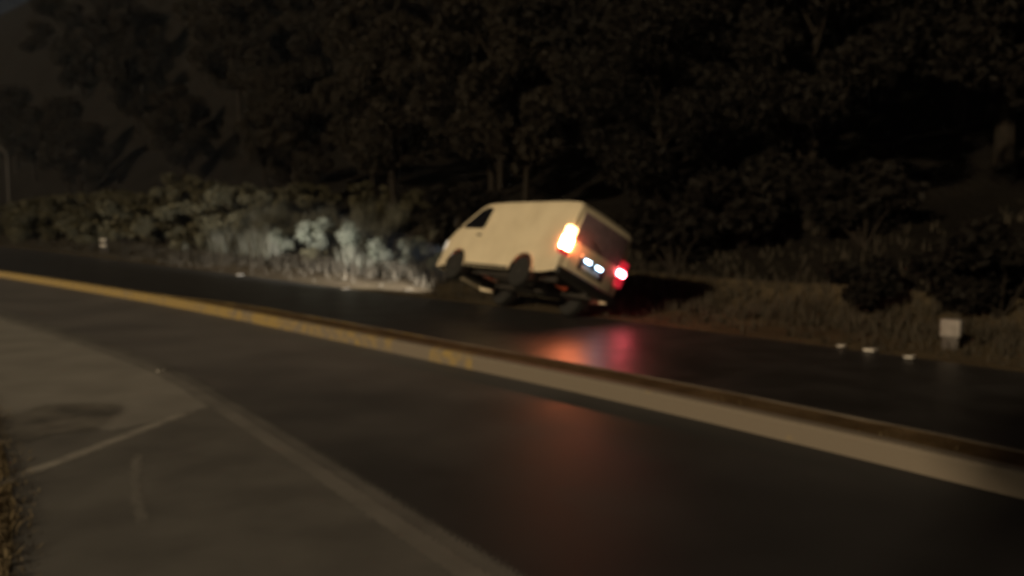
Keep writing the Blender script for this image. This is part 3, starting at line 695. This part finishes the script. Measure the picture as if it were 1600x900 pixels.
# ------------------------------------------------------------------ small things along the road
def stud(x, y, z, rz, sc, label, group=None):
    r_ = empty('road_stud', (x, y, z), rz); r_.scale = (sc * 0.8, sc * 0.8, sc * 0.65)
    bm = bmesh.new(); vs = box(bm, (0, 0, 0.011), (0.13, 0.11, 0.026), 0.006); 
    for v in bm.verts:
        if v.co.z > 0.012: v.co.x *= 0.85; v.co.y *= 0.62
    obj_bm('base', bm, M_STUDB, r_, True)
    for k in (1, -1):
        bm = bmesh.new(); box(bm, (0, 0.050 * k, 0.014), (0.10, 0.012, 0.02), 0.003, Matrix.Rotation(R(-30 * k) * 0, 3, 'X')); obj_bm('reflector', bm, M_STUD, r_)
    tag(r_, label, 'road stud', group); return r_
G = 'reflective studs on the far edge of the road'
stud(-10.29, 30.19, 0.0, R(-45), 2.2, 'pale road stud farthest left, under the headlit bushes', G)
stud(-5.0, 23.95, 0.0, R(-45), 1.8, 'pale road stud on the far edge ahead of the van', G)
stud(5.35, 12.86, 0.02, R(-48), 1.3, 'dimmest road stud, leftmost of three right of the van', G)
stud(5.62, 12.42, 0.02, R(-48), 1.9, 'brightest road stud, middle of three right of the van', G)
stud(5.93, 11.80, 0.02, R(-48), 1.5, 'road stud below the pale marker stone, rightmost of three', G)
stud(-4.78, 10.76, 0.008, R(-50), 1.0, 'small pale stud on the tip of the near edge line')
# pale marker stone
mk = empty('marker_stone', (6.95, 12.55, 0.0), R(-48))
bm = bmesh.new(); box(bm, (0, 0, 0.14), (0.24, 0.14, 0.34), 0.015); obj_bm('post', bm, M_POST, mk, True)
bm = bmesh.new(); box(bm, (0, 0, 0.36), (0.30, 0.17, 0.28), 0.03, None, 3); obj_bm('head', bm, M_PALE, mk, True)
tag(mk, 'squat pale grey marker stone on the verge at far right', 'marker')
# two-bar board on the left verge
p = Vector((-24.6, 48.2))
mb = empty('marker_board', (p.x, p.y, 0.0), R(-42))
bm = bmesh.new(); box(bm, (0, 0, 0.72), (0.95, 0.03, 0.62), 0.01); obj_bm('board', bm, M_BOARD, mb)
for z in (0.90, 0.56):
    bm = bmesh.new(); box(bm, (0, -0.022, z), (0.88, 0.012, 0.10), 0.003); obj_bm('white_bar', bm, M_BAR, mb)
for x in (-0.35, 0.35):
    bm = bmesh.new(); box(bm, (x, 0.03, 0.4), (0.06, 0.05, 1.2), 0.008); obj_bm('post', bm, M_POST, mb)
tag(mb, 'small dark board with two white bars on the left verge', 'marker board')
# curved grey pole at the far left edge
pp = Vector((-60.0, 96.0))
pl = empty('curved_pole', (pp.x, pp.y, 2.6))
bm = bmesh.new()
arc = [(0, 0, 0.0), (0, 0, 3.0), (0, 0, 6.0), (-0.02, 0, 7.0)] + [(-1.1 + 1.1 * math.cos(R(t)), 0, 7.0 + 1.1 * math.sin(R(t))) for t in range(15, 91, 15)] + [(-1.6, 0, 8.12)]
tube(bm, arc, [0.12, 0.11, 0.10] + [0.09] * (len(arc) - 3), 10); obj_bm('pole', bm, M_POST, pl, True)
bm = bmesh.new(); box(bm, (-1.95, 0, 8.08), (0.8, 0.26, 0.14), 0.05); obj_bm('lamp_head', bm, M_POST, pl, True)
tag(pl, 'unlit grey pole with a curved arm at the left edge', 'pole')
# concrete gutter edge caught by the headlights
gc = Curve([(1.9, 20.1), (0.53, 21.9), (-1.0, 24.6), (-2.63, 27.4), (-4.2, 29.2)])
gs = [gc.at(gc.length * i / 30) for i in range(31)]
vs, fs = [], []
for p, d in gs:
    n = nrm(d)
    for o_, z in ((-0.14, 0.0), (-0.14, 0.17), (0.0, 0.18), (0.14, 0.17), (0.14, 0.0)): q = p + n * o_; vs.append((q.x, q.y, z))
for i in range(30):
    for k in range(4): fs.append((i * 5 + k, (i + 1) * 5 + k, (i + 1) * 5 + k + 1, i * 5 + k + 1))
fs += [(0, 1, 2, 3, 4), (150, 154, 153, 152, 151)]
g_ = link_mesh('gutter_kerb', vs, fs, M_GUTTER); g_['kind'] = 'structure'


# ------------------------------------------------------------------ damp night air
cs = [v.co for v in gr.data.vertices]
x0, x1 = min(c.x for c in cs) - 2, max(c.x for c in cs) + 2; y0, y1 = min(c.y for c in cs) - 2, max(c.y for c in cs) + 2
zt_ = max(max(c.z for c in cs) + 26, 60.0)
bm = bmesh.new(); box(bm, ((x0 + x1) / 2, (y0 + y1) / 2, (zt_ - 2) / 2), (x1 - x0, y1 - y0, zt_ + 2))
hm = bpy.data.materials.new('haze'); hm.use_nodes = True; t = hm.node_tree; t.nodes.remove(t.nodes['Principled BSDF'])
v = t.nodes.new('ShaderNodeVolumePrincipled'); v.inputs['Color'].default_value = (0.62, 0.76, 1.0, 1); v.inputs['Density'].default_value = 0.0002
t.links.new(v.outputs[0], t.nodes['Material Output'].inputs['Volume'])
hz = obj_bm('haze', bm, hm); hz['kind'] = 'stuff'; hz['label'] = 'thin damp night air over the road'
S.cycles.volume_bounces = 0
